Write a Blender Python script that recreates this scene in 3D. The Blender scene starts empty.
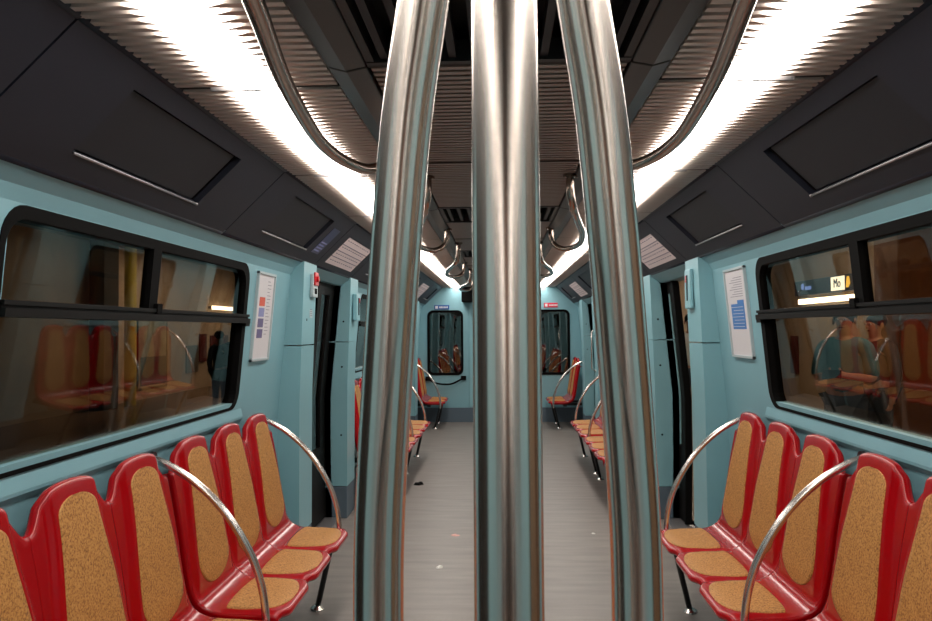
import bpy, bmesh, math, random
from mathutils import Vector, Matrix
random.seed(7)
S = bpy.context.scene
COL = S.collection
PI = math.pi

# ------------------------------------------------------------------ camera
cam = bpy.data.cameras.new('camera'); camo = bpy.data.objects.new('camera', cam); COL.objects.link(camo)
cam.sensor_width = 36; cam.lens = 30.9; cam.clip_start = .02; cam.clip_end = 200
camo.location = (-.003, 0, 1.40)
camo.rotation_euler = (math.radians(90 + 1.40), 0, math.radians(2.36))
camo.rotation_euler = (camo.rotation_euler.to_matrix() @ Matrix.Rotation(math.radians(-.4), 3, 'Z')).to_euler()   # slight roll
S.camera = camo
# ------------------------------------------------------------------ world, exposure, light levels
w = bpy.data.worlds.new('world'); S.world = w; w.use_nodes = True
w.node_tree.nodes['Background'].inputs[0].default_value = (.02, .018, .015, 1)
w.node_tree.nodes['Background'].inputs[1].default_value = .3
S.view_settings.view_transform = 'Standard'; S.view_settings.look = 'None'
S.view_settings.gamma = 1; S.view_settings.use_curve_mapping = False
S.view_settings.exposure = 0.0
LAMP = 13.0            # carriage diffusers
ANROT = .25            # brushed grain direction
PLAT = 17.0            # unseen platform lamps

# ------------------------------------------------------------------ materials
def srgb(r, g, b):
    f = lambda c: (c/255/12.92) if c/255 <= .04045 else ((c/255+.055)/1.055)**2.4
    return (f(r), f(g), f(b), 1)
def mat(name, col, rough=.5, metal=0, coat=0, emit=None, es=0, spec=.5, var=0, vscale=8, bump=0, bscale=60, aniso=0):
    m = bpy.data.materials.new(name); m.use_nodes = True; nt = m.node_tree
    b = nt.nodes['Principled BSDF']
    b.inputs['Base Color'].default_value = col; b.inputs['Roughness'].default_value = rough
    b.inputs['Metallic'].default_value = metal; b.inputs['Coat Weight'].default_value = coat
    b.inputs['Coat Roughness'].default_value = .08
    b.inputs['Specular IOR Level'].default_value = spec
    if aniso: b.inputs['Anisotropic'].default_value = aniso
    if emit: b.inputs['Emission Color'].default_value = emit; b.inputs['Emission Strength'].default_value = es
    tc = nt.nodes.new('ShaderNodeTexCoord')
    if var:
        n = nt.nodes.new('ShaderNodeTexNoise'); n.inputs['Scale'].default_value = vscale; n.inputs['Detail'].default_value = 4
        nt.links.new(tc.outputs['Object'], n.inputs['Vector'])
        r = nt.nodes.new('ShaderNodeValToRGB')
        r.color_ramp.elements[0].position = .3; r.color_ramp.elements[1].position = .7
        r.color_ramp.elements[0].color = tuple(c*(1-var) for c in col[:3]) + (1,)
        r.color_ramp.elements[1].color = tuple(min(1, c*(1+var)) for c in col[:3]) + (1,)
        nt.links.new(n.outputs['Fac'], r.inputs['Fac']); nt.links.new(r.outputs['Color'], b.inputs['Base Color'])
    if bump:
        n = nt.nodes.new('ShaderNodeTexNoise'); n.inputs['Scale'].default_value = bscale
        nt.links.new(tc.outputs['Object'], n.inputs['Vector'])
        bp = nt.nodes.new('ShaderNodeBump'); bp.inputs['Strength'].default_value = bump; bp.inputs['Distance'].default_value = .002
        nt.links.new(n.outputs['Fac'], bp.inputs['Height']); nt.links.new(bp.outputs['Normal'], b.inputs['Normal'])
    return m
def cork_mat():
    m = mat('cork', srgb(196, 140, 78), .6); nt = m.node_tree; b = nt.nodes['Principled BSDF']
    tc = nt.nodes.new('ShaderNodeTexCoord')
    v = nt.nodes.new('ShaderNodeTexNoise'); v.inputs['Scale'].default_value = 150; v.inputs['Detail'].default_value = 2; v.inputs['Roughness'].default_value = .65
    nt.links.new(tc.outputs['Object'], v.inputs['Vector'])
    r = nt.nodes.new('ShaderNodeValToRGB'); e = r.color_ramp.elements
    e[0].position = .34; e[0].color = srgb(124, 76, 34); e[1].position = .66; e[1].color = srgb(202, 150, 84)
    x = e.new(.46); x.color = srgb(178, 122, 58)
    nt.links.new(v.outputs['Fac'], r.inputs['Fac']); nt.links.new(r.outputs['Color'], b.inputs['Base Color'])
    return m
def floor_mat():
    m = mat('lino', srgb(128, 124, 120), .42); nt = m.node_tree; b = nt.nodes['Principled BSDF']
    tc = nt.nodes.new('ShaderNodeTexCoord'); mp = nt.nodes.new('ShaderNodeMapping')
    mp.inputs['Scale'].default_value = (1.2, 7, 1)
    nt.links.new(tc.outputs['Object'], mp.inputs['Vector'])
    n1 = nt.nodes.new('ShaderNodeTexNoise'); n1.inputs['Scale'].default_value = 2.2; n1.inputs['Detail'].default_value = 5
    n2 = nt.nodes.new('ShaderNodeTexNoise'); n2.inputs['Scale'].default_value = 160
    nt.links.new(mp.outputs['Vector'], n1.inputs['Vector']); nt.links.new(tc.outputs['Object'], n2.inputs['Vector'])
    mx = nt.nodes.new('ShaderNodeMix'); mx.data_type = 'FLOAT'; mx.inputs[0].default_value = .4
    nt.links.new(n1.outputs['Fac'], mx.inputs[2]); nt.links.new(n2.outputs['Fac'], mx.inputs[3])
    r = nt.nodes.new('ShaderNodeValToRGB'); e = r.color_ramp.elements
    e[0].position = .35; e[0].color = srgb(112, 106, 102); e[1].position = .65; e[1].color = srgb(136, 129, 123)
    nt.links.new(mx.outputs[0], r.inputs['Fac']); nt.links.new(r.outputs['Color'], b.inputs['Base Color'])
    return m
def glass_mat(name, tint, refl=1.5, rough=.0):
    m = bpy.data.materials.new(name); m.use_nodes = True; nt = m.node_tree; nt.nodes.clear()
    o = nt.nodes.new('ShaderNodeOutputMaterial'); mx = nt.nodes.new('ShaderNodeMixShader')
    t = nt.nodes.new('ShaderNodeBsdfTransparent'); t.inputs[0].default_value = tint
    g = nt.nodes.new('ShaderNodeBsdfGlossy'); g.inputs['Roughness'].default_value = rough
    lw = nt.nodes.new('ShaderNodeLayerWeight'); lw.inputs[0].default_value = .5
    p = nt.nodes.new('ShaderNodeMath'); p.operation = 'POWER'; p.inputs[1].default_value = 4.0
    f = nt.nodes.new('ShaderNodeMapRange'); f.inputs['To Min'].default_value = refl; f.inputs['To Max'].default_value = .9
    nt.links.new(lw.outputs['Facing'], p.inputs[0]); nt.links.new(p.outputs[0], f.inputs['Value'])
    nt.links.new(f.outputs[0], mx.inputs[0]); nt.links.new(t.outputs[0], mx.inputs[1]); nt.links.new(g.outputs[0], mx.inputs[2])
    nt.links.new(mx.outputs[0], o.inputs[0]); return m
def emit_mat(name, col, s):
    m = bpy.data.materials.new(name); m.use_nodes = True; nt = m.node_tree; nt.nodes.clear()
    o = nt.nodes.new('ShaderNodeOutputMaterial'); e = nt.nodes.new('ShaderNodeEmission')
    e.inputs[0].default_value = col; e.inputs[1].default_value = s
    nt.links.new(e.outputs[0], o.inputs[0]); return m
def steel_mat(name, col, rough):
    m = mat(name, col, rough, 1, aniso=.75); nt = m.node_tree; b = nt.nodes['Principled BSDF']
    tg = nt.nodes.new('ShaderNodeTangent'); tg.direction_type = 'RADIAL'; tg.axis = 'Z'
    nt.links.new(tg.outputs[0], b.inputs['Tangent']); b.inputs['Anisotropic Rotation'].default_value = ANROT
    return m
M = dict(
    wall=mat('teal_wall', srgb(124, 170, 181), .45, var=.03, vscale=3, bump=.05, bscale=250),
    teal2=mat('teal_pillar', srgb(130, 178, 188), .4, var=.03, vscale=3),
    skirt=mat('skirting', srgb(84, 100, 112), .5),
    cove=mat('dark_cove', srgb(29, 32, 43), .5, spec=.35, var=.06, vscale=5, bump=.06, bscale=300),
    cove2=mat('dark_hatch', srgb(26, 28, 35), .5, spec=.35, bump=.06, bscale=300),
    lip=mat('lip', srgb(150, 148, 150), .3, .6),
    rib=mat('rib', srgb(152, 138, 130), .35, .35),
    ribdark=mat('rib_back', srgb(30, 26, 25), .7),
    gloss=mat('gloss_strip', srgb(40, 36, 33), .4), louvre=mat('louvre', srgb(196, 184, 176), .35, .3),
    vent=mat('vent', srgb(34, 36, 38), .5),
    rail=mat('ceiling_rail', srgb(176, 158, 146), .22, 1),
    steel=steel_mat('brushed_steel', (.76, .69, .63, 1), .25),
    chrome=mat('chrome', (.72, .68, .64, 1), .26, 1),
    red=mat('red_shell', srgb(160, 0, 10), .25, coat=.3, spec=.28),
    cork=cork_mat(), floor=floor_mat(),
    black=mat('black_rubber', srgb(7, 7, 7), .8, spec=.1), blackg=mat('black_gloss', srgb(10, 9, 8), .55, spec=.2),
    legd=mat('dark_leg', srgb(40, 42, 44), .35, .5),
    white=mat('white_card', srgb(215, 212, 215), .35), whitef=mat('pale_frame', srgb(176, 190, 194), .35),
    cream=mat('route_card', srgb(225, 208, 208), .4), greyp=mat('grey_print', srgb(120, 112, 130), .5),
    blue=mat('blue_print', srgb(62, 120, 185), .5), orange=mat('orange_print', srgb(205, 90, 70), .5),
    violet=mat('violet_print', srgb(100, 92, 130), .5), lav=mat('lavender_print', srgb(135, 140, 185), .5),
    signb=mat('sign_blue', srgb(45, 85, 150), .4), signr=mat('sign_red', srgb(205, 30, 65), .4),
    redp=mat('red_plastic', srgb(190, 20, 32), .3), navy=mat('navy', srgb(48, 58, 90), .4),
    pink=mat('pink_paper', srgb(215, 160, 150), .6), paper=mat('paper', srgb(240, 238, 232), .6),
    cabglass=glass_mat('cab_glass', (.7, .68, .62, 1), .16), glass=glass_mat('window_glass', (.76, .71, .64, 1), .02), doorglass=glass_mat('door_glass', (.6, .55, .48, 1), .035),
    diff=emit_mat('diffuser', (1, .93, .86, 1), LAMP),
    stone=mat('platform_stone', srgb(190, 166, 138), .5, var=.12, vscale=1.2), stone2=mat('brown_stone', srgb(120, 72, 40), .4, var=.15, vscale=1.5),
    pfloor=mat('platform_floor', srgb(120, 92, 70), .25, var=.12, vscale=1), pceil=mat('platform_ceiling', srgb(120, 96, 70), .6),
    dark=mat('tunnel_dark', srgb(26, 22, 20), .8), ploy=mat('yellow_column', srgb(190, 170, 60), .4),
    lampw=emit_mat('platform_lamp_light', (1, .87, .70, 1), PLAT), lampb=emit_mat('platform_trough_light', (1, .86, .62, 1), 9),
    signw=emit_mat('sign_white', (1, .95, .75, 1), 3), signy=emit_mat('sign_yellow', (1, .62, .1, 1), 2), signbl=emit_mat('sign_blue_lit', (.25, .4, 1, 1), 1.2),
    art=mat('poster_art', srgb(150, 150, 130), .4, var=.35, vscale=2.5), art2=mat('poster_teal', srgb(60, 90, 90), .4, var=.4, vscale=3), maroon=mat('maroon_panel', srgb(100, 36, 30), .5), grp=mat('grey_panel', srgb(110, 98, 84), .5),
    skin=mat('skin', srgb(196, 146, 118), .5), hair=mat('hair', srgb(34, 26, 22), .6), teal_shirt=mat('teal_shirt', srgb(70, 120, 128), .8),
    blackcloth=mat('black_cloth', srgb(16, 17, 18), .9, spec=.15), jacket=mat('dark_jacket', srgb(50, 54, 62), .8), trouser=mat('trouser', srgb(52, 58, 66), .8), shoe=mat('shoe', srgb(30, 26, 24), .6), wshirt=mat('pale_shirt', srgb(225, 222, 215), .8), brownc=mat('brown_coat', srgb(80, 52, 38), .8),
)

# ------------------------------------------------------------------ mesh helpers
def fix_normals(me):
    bm = bmesh.new(); bm.from_mesh(me); bmesh.ops.recalc_face_normals(bm, faces=bm.faces); bm.to_mesh(me); bm.free()
class MB:
    def __init__(s): s.v = []; s.f = []; s.mi = []; s.cur = 0
    def add(s, vs, fs):
        o = len(s.v); s.v += [tuple(p) for p in vs]
        for f in fs: s.f.append([o+i for i in f]); s.mi.append(s.cur)
        return s
    def box(s, x0, x1, y0, y1, z0, z1):
        x0, x1 = min(x0, x1), max(x0, x1); y0, y1 = min(y0, y1), max(y0, y1); z0, z1 = min(z0, z1), max(z0, z1)
        vs = [(x, y, z) for x in (x0, x1) for y in (y0, y1) for z in (z0, z1)]
        return s.add(vs, [(0,1,3,2),(4,6,7,5),(0,4,5,1),(2,3,7,6),(0,2,6,4),(1,5,7,3)])
    def obox(s, o, ax, ay, az, a, b, c):      # box spanned by ranges a,b,c along axes
        o = Vector(o); vs = [o+ax*i+ay*j+az*k for i in a for j in b for k in c]
        f = [(0,1,3,2),(4,6,7,5),(0,4,5,1),(2,3,7,6),(0,2,6,4),(1,5,7,3)]
        if ax.cross(ay).dot(az) < 0: f = [q[::-1] for q in f]
        return s.add(vs, f)
    def prism(s, poly, d):                    # poly = 3D points, d = extrusion vector
        n = len(poly); d = Vector(d); a = [Vector(p) for p in poly]; b = [p+d for p in a]
        nrm = Vector((0,0,0))
        for i in range(n): nrm += a[i].cross(a[(i+1) % n])
        fs = [list(range(n))[::-1], list(range(n, 2*n))] + [(i, (i+1) % n, n+(i+1) % n, n+i) for i in range(n)]
        if nrm.dot(d) < 0: fs = [list(f)[::-1] for f in fs]
        return s.add(a+b, fs)
    def tube(s, path, r, n=16, cap=True):
        P = [Vector(p) for p in path]; R = r if isinstance(r, (list, tuple)) else [r]*len(P)
        T = []
        for i in range(len(P)):
            T.append((P[min(i+1, len(P)-1)]-P[max(i-1, 0)]).normalized())
        up = Vector((0,0,1)) if abs(T[0].z) < .9 else Vector((1,0,0))
        N = (up-T[0]*up.dot(T[0])).normalized(); vs = []
        for i, p in enumerate(P):
            N = (N-T[i]*N.dot(T[i])).normalized(); B = T[i].cross(N)
            for k in range(n):
                a = 2*PI*k/n; vs.append(p+N*math.cos(a)*R[i]+B*math.sin(a)*R[i])
        fs = [(i*n+k, i*n+(k+1) % n, (i+1)*n+(k+1) % n, (i+1)*n+k) for i in range(len(P)-1) for k in range(n)]
        if cap: fs += [tuple(range(n))[::-1], tuple((len(P)-1)*n+k for k in range(n))]
        return s.add(vs, fs)
    def cyl(s, a, b, r, n=20): return s.tube([a, b], r, n)
    def ball(s, c, rx, ry, rz, n=14, m=8):
        vs = []; c = Vector(c)
        for i in range(1, m):
            t = PI*i/m
            for k in range(n): vs.append(c+Vector((rx*math.sin(t)*math.cos(2*PI*k/n), ry*math.sin(t)*math.sin(2*PI*k/n), rz*math.cos(t))))
        vs += [c+Vector((0,0,rz)), c-Vector((0,0,rz))]; a = (m-1)*n
        fs = [(i*n+k, (i+1)*n+k, (i+1)*n+(k+1) % n, i*n+(k+1) % n) for i in range(m-2) for k in range(n)]
        fs += [(a, k, (k+1) % n) for k in range(n)] + [(a+1, (m-2)*n+(k+1) % n, (m-2)*n+k) for k in range(n)]
        return s.add(vs, fs)
    def build(s, name, m, parent=None, smooth=False, bevel=0, kind=None, loc=None, closed=True):
        me = bpy.data.meshes.new(name)
        if loc is not None: L = Vector(loc); s.v = [tuple(Vector(p)-L) for p in s.v]
        me.from_pydata(s.v, [], s.f)
        for q in (m if isinstance(m, (list, tuple)) else [m]): me.materials.append(M[q] if isinstance(q, str) else q)
        me.polygons.foreach_set('material_index', s.mi)
        if smooth: me.polygons.foreach_set('use_smooth', [True]*len(s.f))
        me.update()
        if closed: fix_normals(me)
        o = bpy.data.objects.new(name, me); COL.objects.link(o)
        if loc is not None: o.location = loc
        if parent: o.parent = parent
        if kind: o['kind'] = kind
        if bevel:
            b = o.modifiers.new('bevel', 'BEVEL'); b.width = bevel; b.segments = 3; b.limit_method = 'ANGLE'
            if smooth: b.harden_normals = False
        return o
def smooth_angle(o, deg=40):
    try:
        o.data.shade_smooth_by_angle if False else None
        me = o.data
        for p in me.polygons: p.use_smooth = True
        import bmesh
        bm = bmesh.new(); bm.from_mesh(me)
        for e in bm.edges:
            if len(e.link_faces) == 2 and e.calc_face_angle(0) > math.radians(deg): e.smooth = False
        bm.to_mesh(me); bm.free()
    except Exception as ex: print(ex)
    return o
def tag(o, label=None, cat=None, group=None, kind=None):
    if label: o['label'] = label
    if cat: o['category'] = cat
    if group: o['group'] = group
    if kind: o['kind'] = kind
    return o
def thing(name, loc, label, cat, group=None, kind=None):
    o = bpy.data.objects.new(name, None); COL.objects.link(o); o.location = loc; o.empty_display_size = .1
    return tag(o, label, cat, group, kind)
KIDS = {}
def copy_tree(o, parent=None):
    c = o.copy(); COL.objects.link(c); c.parent = parent
    for ch in [x for x in o.children]: copy_tree(ch, c)
    return c
def cr(pts, n=8):                             # Catmull-Rom through points
    P = [Vector(p) for p in pts]; out = []
    for i in range(len(P)-1):
        p0 = P[max(i-1, 0)]; p1 = P[i]; p2 = P[i+1]; p3 = P[min(i+2, len(P)-1)]
        for k in range(n):
            t = k/n
            out.append(.5*((2*p1)+(p2-p0)*t+(2*p0-5*p1+4*p2-p3)*t*t+(3*p1-p0-3*p2+p3)*t**3))
    out.append(P[-1]); return out
def ss(a, b, x):
    t = max(0, min(1, (x-a)/(b-a))); return t*t*(3-2*t)
def rrect(x0, x1, y0, y1, r, n=6):
    out = []
    for cx, cy, a0 in ((x1-r, y1-r, 0), (x0+r, y1-r, 90), (x0+r, y0+r, 180), (x1-r, y0+r, 270)):
        for k in range(n+1):
            a = math.radians(a0+90*k/n); out.append((cx+r*math.cos(a), cy+r*math.sin(a)))
    return out

# ------------------------------------------------------------------ section of the carriage
ZC = 1.40
Y0, YE = -7.0, 12.2                           # rear and end walls
WP = [(1.262, 0), (1.27, .5), (1.27, .9), (1.262, 1.0), (1.192, 1.725), (1.172, 1.762), (1.112, 1.812)]
def WX(z):
    for (x0, z0), (x1, z1) in zip(WP, WP[1:]):
        if z <= z1: return x0+(x1-x0)*(z-z0)/(z1-z0)
    return WP[-1][0]
BAY = 4.88
BEN = [2.84-BAY, 2.84, 2.84+BAY]              # bench-bay centres
DOOR = [5.405-2*BAY, 5.405-BAY, 5.405, 5.405+BAY]
WIN = [(c-.86, c+1.01) for c in BEN]          # window Y ranges
WZ = (1.034, 1.722)
WIN[1] = (1.87, 3.79)
DH = .565                                     # door half width
SIDES = ((-1, 'left'), (1, 'right'))

# floor
MB().box(-1.3, 1.3, Y0, YE, -.08, 0).build('floor', 'floor', kind='structure')
# roof shell
m = MB()
m.prism([(-1.34, Y0, 1.80), (-1.15, Y0, 2.10), (-.85, Y0, 2.14), (.85, Y0, 2.14), (1.15, Y0, 2.10), (1.34, Y0, 1.80), (1.34, Y0, 1.88), (1.1, Y0, 2.2), (-1.1, Y0, 2.2), (-1.34, Y0, 1.88)], (0, YE-Y0, 0))
m.build('ceiling', 'ribdark', kind='structure')
# side walls
for sg, sn in SIDES:
    m = MB()
    ycuts = sorted(set([Y0, YE] + [v for a, b in WIN for v in (a+.03, b-.03)] + [v for d in DOOR for v in (d-DH, d+DH) if Y0 < v < YE]))
    zc = sorted(set([z for _, z in WP] + [WZ[0]+.03, WZ[1]-.03]))
    for ya, yb in zip(ycuts, ycuts[1:]):
        ym = (ya+yb)/2
        isw = any(a < ym < b for a, b in WIN); isd = any(abs(ym-d) < DH for d in DOOR)
        if isd:
            continue
        for za, zb in zip(zc, zc[1:]):
            zm = (za+zb)/2
            if isw and WZ[0]+.03 < zm < WZ[1]-.03: continue
            xa, xb = WX(za), WX(zb)
            m.prism([(sg*xa, ya, za), (sg*xb, ya, zb), (sg*(xb+.05), ya, zb), (sg*(xa+.05), ya, za)], (0, yb-ya, 0))
    # lintel over the doors
    for d in DOOR:
        if d-DH < Y0: continue
        m.prism([(sg*1.192, d-DH, 1.74), (sg*1.118, d-DH, 1.79), (sg*1.3, d-DH, 1.83), (sg*1.3, d-DH, 1.74)], (0, 2*DH, 0))
    m.build('wall_'+sn, 'wall', kind='structure')
# skirting
for sg, sn in SIDES:
    m = MB()
    for c in BEN+[11.85]:
        a, b = (c-1.6, c+1.6) if c < 11 else (11.2, YE)
        m.box(sg*1.25, sg*1.275, max(a, Y0), min(b, YE), 0, .22)
    m.build('baseboard_'+sn, 'skirt', kind='structure')
# exterior body skin below/above (seen in reflections)
# end wall with two cab windows
ZE = YE
EW = [(-1.10, -.55), (.53, 1.07)]; EZ = (.714, 1.705)
m = MB()
xs = [-1.28, EW[0][0]+.03, EW[0][1]-.03, EW[1][0]+.03, EW[1][1]-.03, 1.28]
for i, (a, b) in enumerate(zip(xs, xs[1:])):
    if i in (1, 3):
        m.box(a, b, ZE, ZE+.05, 0, EZ[0]+.03); m.box(a, b, ZE, ZE+.05, EZ[1]-.03, 2.14)
    else: m.box(a, b, ZE, ZE+.05, 0, 2.14)
m.build('wall_end', 'wall', kind='structure')
MB().box(-1.28, 1.28, ZE-.012, ZE, 0, .22).build('baseboard_end', 'skirt', kind='structure', bevel=.003)
# centre door leaf of the end wall, standing slightly proud
MB().box(-.46, .46, ZE-.018, ZE, .23, 1.80).build('door_6', 'teal2', kind='structure', bevel=.008)
MB().box(-1.28, 1.28, Y0-.05, Y0, 0, 2.14).build('wall_rear', 'ribdark', kind='structure')
for i, (a, b) in enumerate(EW):
    t = thing('window_%d' % (7+i), ((a+b)/2, ZE, EZ[0]), None, None, kind='structure')
    fr = MB(); out = rrect(a, b, EZ[0], EZ[1], .09); inn = rrect(a+.035, b-.035, EZ[0]+.035, EZ[1]-.035, .065)
    n = len(out)
    vs = [(x, ZE-.012, z) for x, z in out]+[(x, ZE-.012, z) for x, z in inn]+[(x, ZE+.05, z) for x, z in out]+[(x, ZE+.05, z) for x, z in inn]
    fs = []
    for k in range(n):
        q = (k+1) % n
        fs += [(k, n+k, n+q, q), (2*n+k, k, q, 2*n+q), (n+k, 3*n+k, 3*n+q, n+q), (3*n+k, 2*n+k, 2*n+q, 3*n+q)]
    fr.add(vs, fs); L = Vector(t.location)
    fr.v = [tuple(Vector(p)-L) for p in fr.v]; fr.build('window_frame', 'black', t)
    g = MB().box(a+.02, b-.02, ZE+.018, ZE+.024, EZ[0]+.02, EZ[1]-.02); g.v = [tuple(Vector(p)-L) for p in g.v]
    g.build('pane', 'cabglass', t)
    g = MB().box(a+.03, b-.03, ZE+.03, ZE+.045, 1.43, 1.47); g.v = [tuple(Vector(p)-L) for p in g.v]; g.build('rail', 'black', t)
# driver's cab behind the end wall
m = MB(); m.box(-1.28, 1.28, 13.6, 13.65, 0, 2.14).box(-1.33, -1.28, ZE+.05, 13.65, 0, 2.14).box(1.28, 1.33, ZE+.05, 13.65, 0, 2.14).box(-1.28, 1.28, ZE+.05, 13.65, -.05, 0).box(-1.28, 1.28, ZE+.05, 13.65, 2.14, 2.18)
m.build('wall_cab', 'dark', kind='structure')

# ------------------------------------------------------------------ side windows
def side_window(idx, sg, y0, y1):
    z0, z1 = WZ
    t = thing('window_%d' % idx, (sg*WX(z0), (y0+y1)/2, z0), None, None, kind='structure'); L = Vector(t.location)
    def P(y, z, off): return Vector((sg*(WX(z)-off), y, z))-L
    def ring(out, inn, o0, o1):
        n = len(out); mb = MB()
        vs = [P(y, z, o1) for y, z in out]+[P(y, z, o1) for y, z in inn]+[P(y, z, o0) for y, z in out]+[P(y, z, o0) for y, z in inn]
        fs = []
        for k in range(n):
            q = (k+1) % n
            fs += [(k, n+k, n+q, q), (2*n+k, k, q, 2*n+q), (n+k, 3*n+k, 3*n+q, n+q), (3*n+k, 2*n+k, 2*n+q, 3*n+q)]
        mb.add(vs, fs); return mb
    ring(rrect(y0, y1, z0, z1, .09), rrect(y0+.022, y1-.05, z0+.013, z1-.035, .075), -.05, .003).build('window_frame', 'black', t)
    mb = MB()                                            # glass, two sheets
    def slab(ya, yb, za, zb, o0, o1):
        vs = [P(y, z, o) for o in (o0, o1) for y, z in ((ya, za), (yb, za), (yb, zb), (ya, zb))]
        mb.add(vs, [(0,1,2,3),(7,6,5,4),(0,4,5,1),(1,5,6,2),(2,6,7,3),(3,7,4,0)])
    slab(y0+.02, y1-.02, z0+.02, 1.46, -.030, -.024); mb.build('pane', 'glass', t)
    ym = y0+(y1-y0)*.463 if y0 > 1 else (y0+y1)/2
    mb = MB(); slab(y0+.02, ym, 1.46, z1-.02, -.020, -.014); slab(ym, y1-.02, 1.46, z1-.02, -.020, -.014); mb.build('pane', 'glass', t)
    mb = MB(); slab(y0-.012+.03, y1+.008, 1.440, 1.462, -.03, .022); slab(y0+.02, y1+.008, 1.470, 1.482, -.03, .016); slab(y0+.02, y1+.006, 1.455, 1.475, -.03, .010)
    slab(y1-.05, y1+.01, 1.425, 1.445, -.03, .02)
    mb.build('mid_rail', 'blackg', t)
    mb = MB(); slab(ym-.045, ym+.02, 1.48, z1-.03, -.03, .004); slab(ym-.008, ym+.03, 1.465, 1.50, -.02, .02); mb.build('mullion', 'black', t)
    # raised sill ledge under the pane
    mb = MB(); mb.prism([P(y0-.06, z0-.002, -.001), P(y0-.06, z0-.045, .012), P(y0-.06, z0-.055, .012), P(y0-.06, z0-.075, -.001)], (0, y1-y0+.12, 0))
    mb.build('window_sill', 'wall', t)
n = 0
for sg, sn in SIDES:
    for a, b in WIN:
        n += 1; side_window(n, sg, a, b)

# ------------------------------------------------------------------ doors, pillars
def seg(y, z, sg, off): return (sg*(WX(z)-off), y, z)
dn = 0
for sg, sn in SIDES:
    for di, d in enumerate(DOOR):
        if d-DH < Y0: continue
        dn += 1
        t = thing('door_%d' % dn, (sg*1.27, d, 0), None, None, kind='structure'); L = Vector(t.location)
        slide = .33 if (sg > 0 and di == 2) else (.50 if sg > 0 and di == 1 else 0.0)
        SW = .15 if di >= 2 else .05
        for h in (-1, 1):
            ya, yb = (d-DH-slide, d-slide) if h < 0 else (d+slide, d+DH+slide)
            def pl(y0_, y1_, z0_, z1_, o0, o1, mb):
                zs = [z0_]+[z for _, z in WP if z0_ < z < z1_]+[z1_]
                for za, zb in zip(zs, zs[1:]):
                    vs = [Vector((sg*(WX(z)-o), y, z))-L for o in (o0, o1) for y, z in ((y0_, za), (y1_, za), (y1_, zb), (y0_, zb))]
                    mb.add(vs, [(0,1,2,3),(7,6,5,4),(0,4,5,1),(1,5,6,2),(2,6,7,3),(3,7,4,0)])
            o0, o1 = (-.075, -.045)
            mb = MB(); pl(ya, ya+SW, .02, 1.76, o0, o1, mb); pl(yb-SW, yb, .02, 1.76, o0, o1, mb); pl(ya+SW, yb-SW, .02, .55, o0, o1, mb); pl(ya+SW, yb-SW, 1.66, 1.76, o0, o1, mb)
            lf = mb.build('leaf', 'blackg', t)
            mb = MB(); pl(ya+SW-.005, yb-SW+.005, .545, 1.665, -.062, -.057, mb); mb.build('pane', 'doorglass', lf)
            mb = MB(); e = yb if h < 0 else ya; pl(e-.015, e+.015, .02, 1.76, -.08, -.035, mb); mb.build('rubber_seal', 'black', lf)
        mb = MB().box(sg*1.20-L.x, sg*1.36-L.x, -DH, DH, 0, .008); mb.build('threshold', 'lip', t)
        # pillars either side of the doorway
        for h in (-1, 1):
            yi = d+h*DH; yo = yi+h*.31
            yw = yi+h*.0
            p = thing('trim_%d' % (dn*10+(0 if h < 0 else 1)), (sg*1.2, (yi+yo)/2, 0), None, None, kind='structure'); LP = Vector(p.location)
            mb = MB()
            inner = lambda z: 1.150-.006*min(z, 1)-.038*max(0, z-1)
            for za, zb in ((.0, .235), (.24, 1.0), (1.0, 1.315), (1.322, 1.725), (1.725, 1.80)):
                tmp = MB()
                pts = [(sg*inner(za), yi, za), (sg*inner(zb), yi, zb), (sg*(WX(zb)+.080), yi, zb), (sg*(WX(za)+.080), yi, za)]
                (mb if za > .1 else tmp).prism([Vector(q)-LP for q in pts], (0, yo-yi, 0))
                if za < .1: tmp.build('kick_panel', 'skirt', p, bevel=.006)
            mb.build('casing', 'teal2', p)
            mb = MB()
            for z in (.62, 1.13, 1.47):
                if h > 0: mb.cyl(Vector((sg*(inner(z)+.045), yi-.004, z))-LP, Vector((sg*(inner(z)+.045), yi+.002, z))-LP, .007, 10)
            if h > 0: mb.build('screws', 'black', p)

# ------------------------------------------------------------------ ceiling
ZR = 2.05
VENTS = [(-5.9, -5.3), (-3.5, -2.9), (-1.1, -.5), (1.05, 1.93), (4.23, 4.81), (6.54, 7.1), (9.0, 9.56), (11.3, 11.85)]
def slat_y(a, b, p=.038):
    n = max(1, int(round((b-a)/p))); return [a+(b-a)*(i+.5)/n for i in range(n)]
ORD = ['nearest', 'second', 'third', 'fourth', 'fifth', 'sixth', 'seventh', 'eighth', 'ninth', 'farthest']
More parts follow.
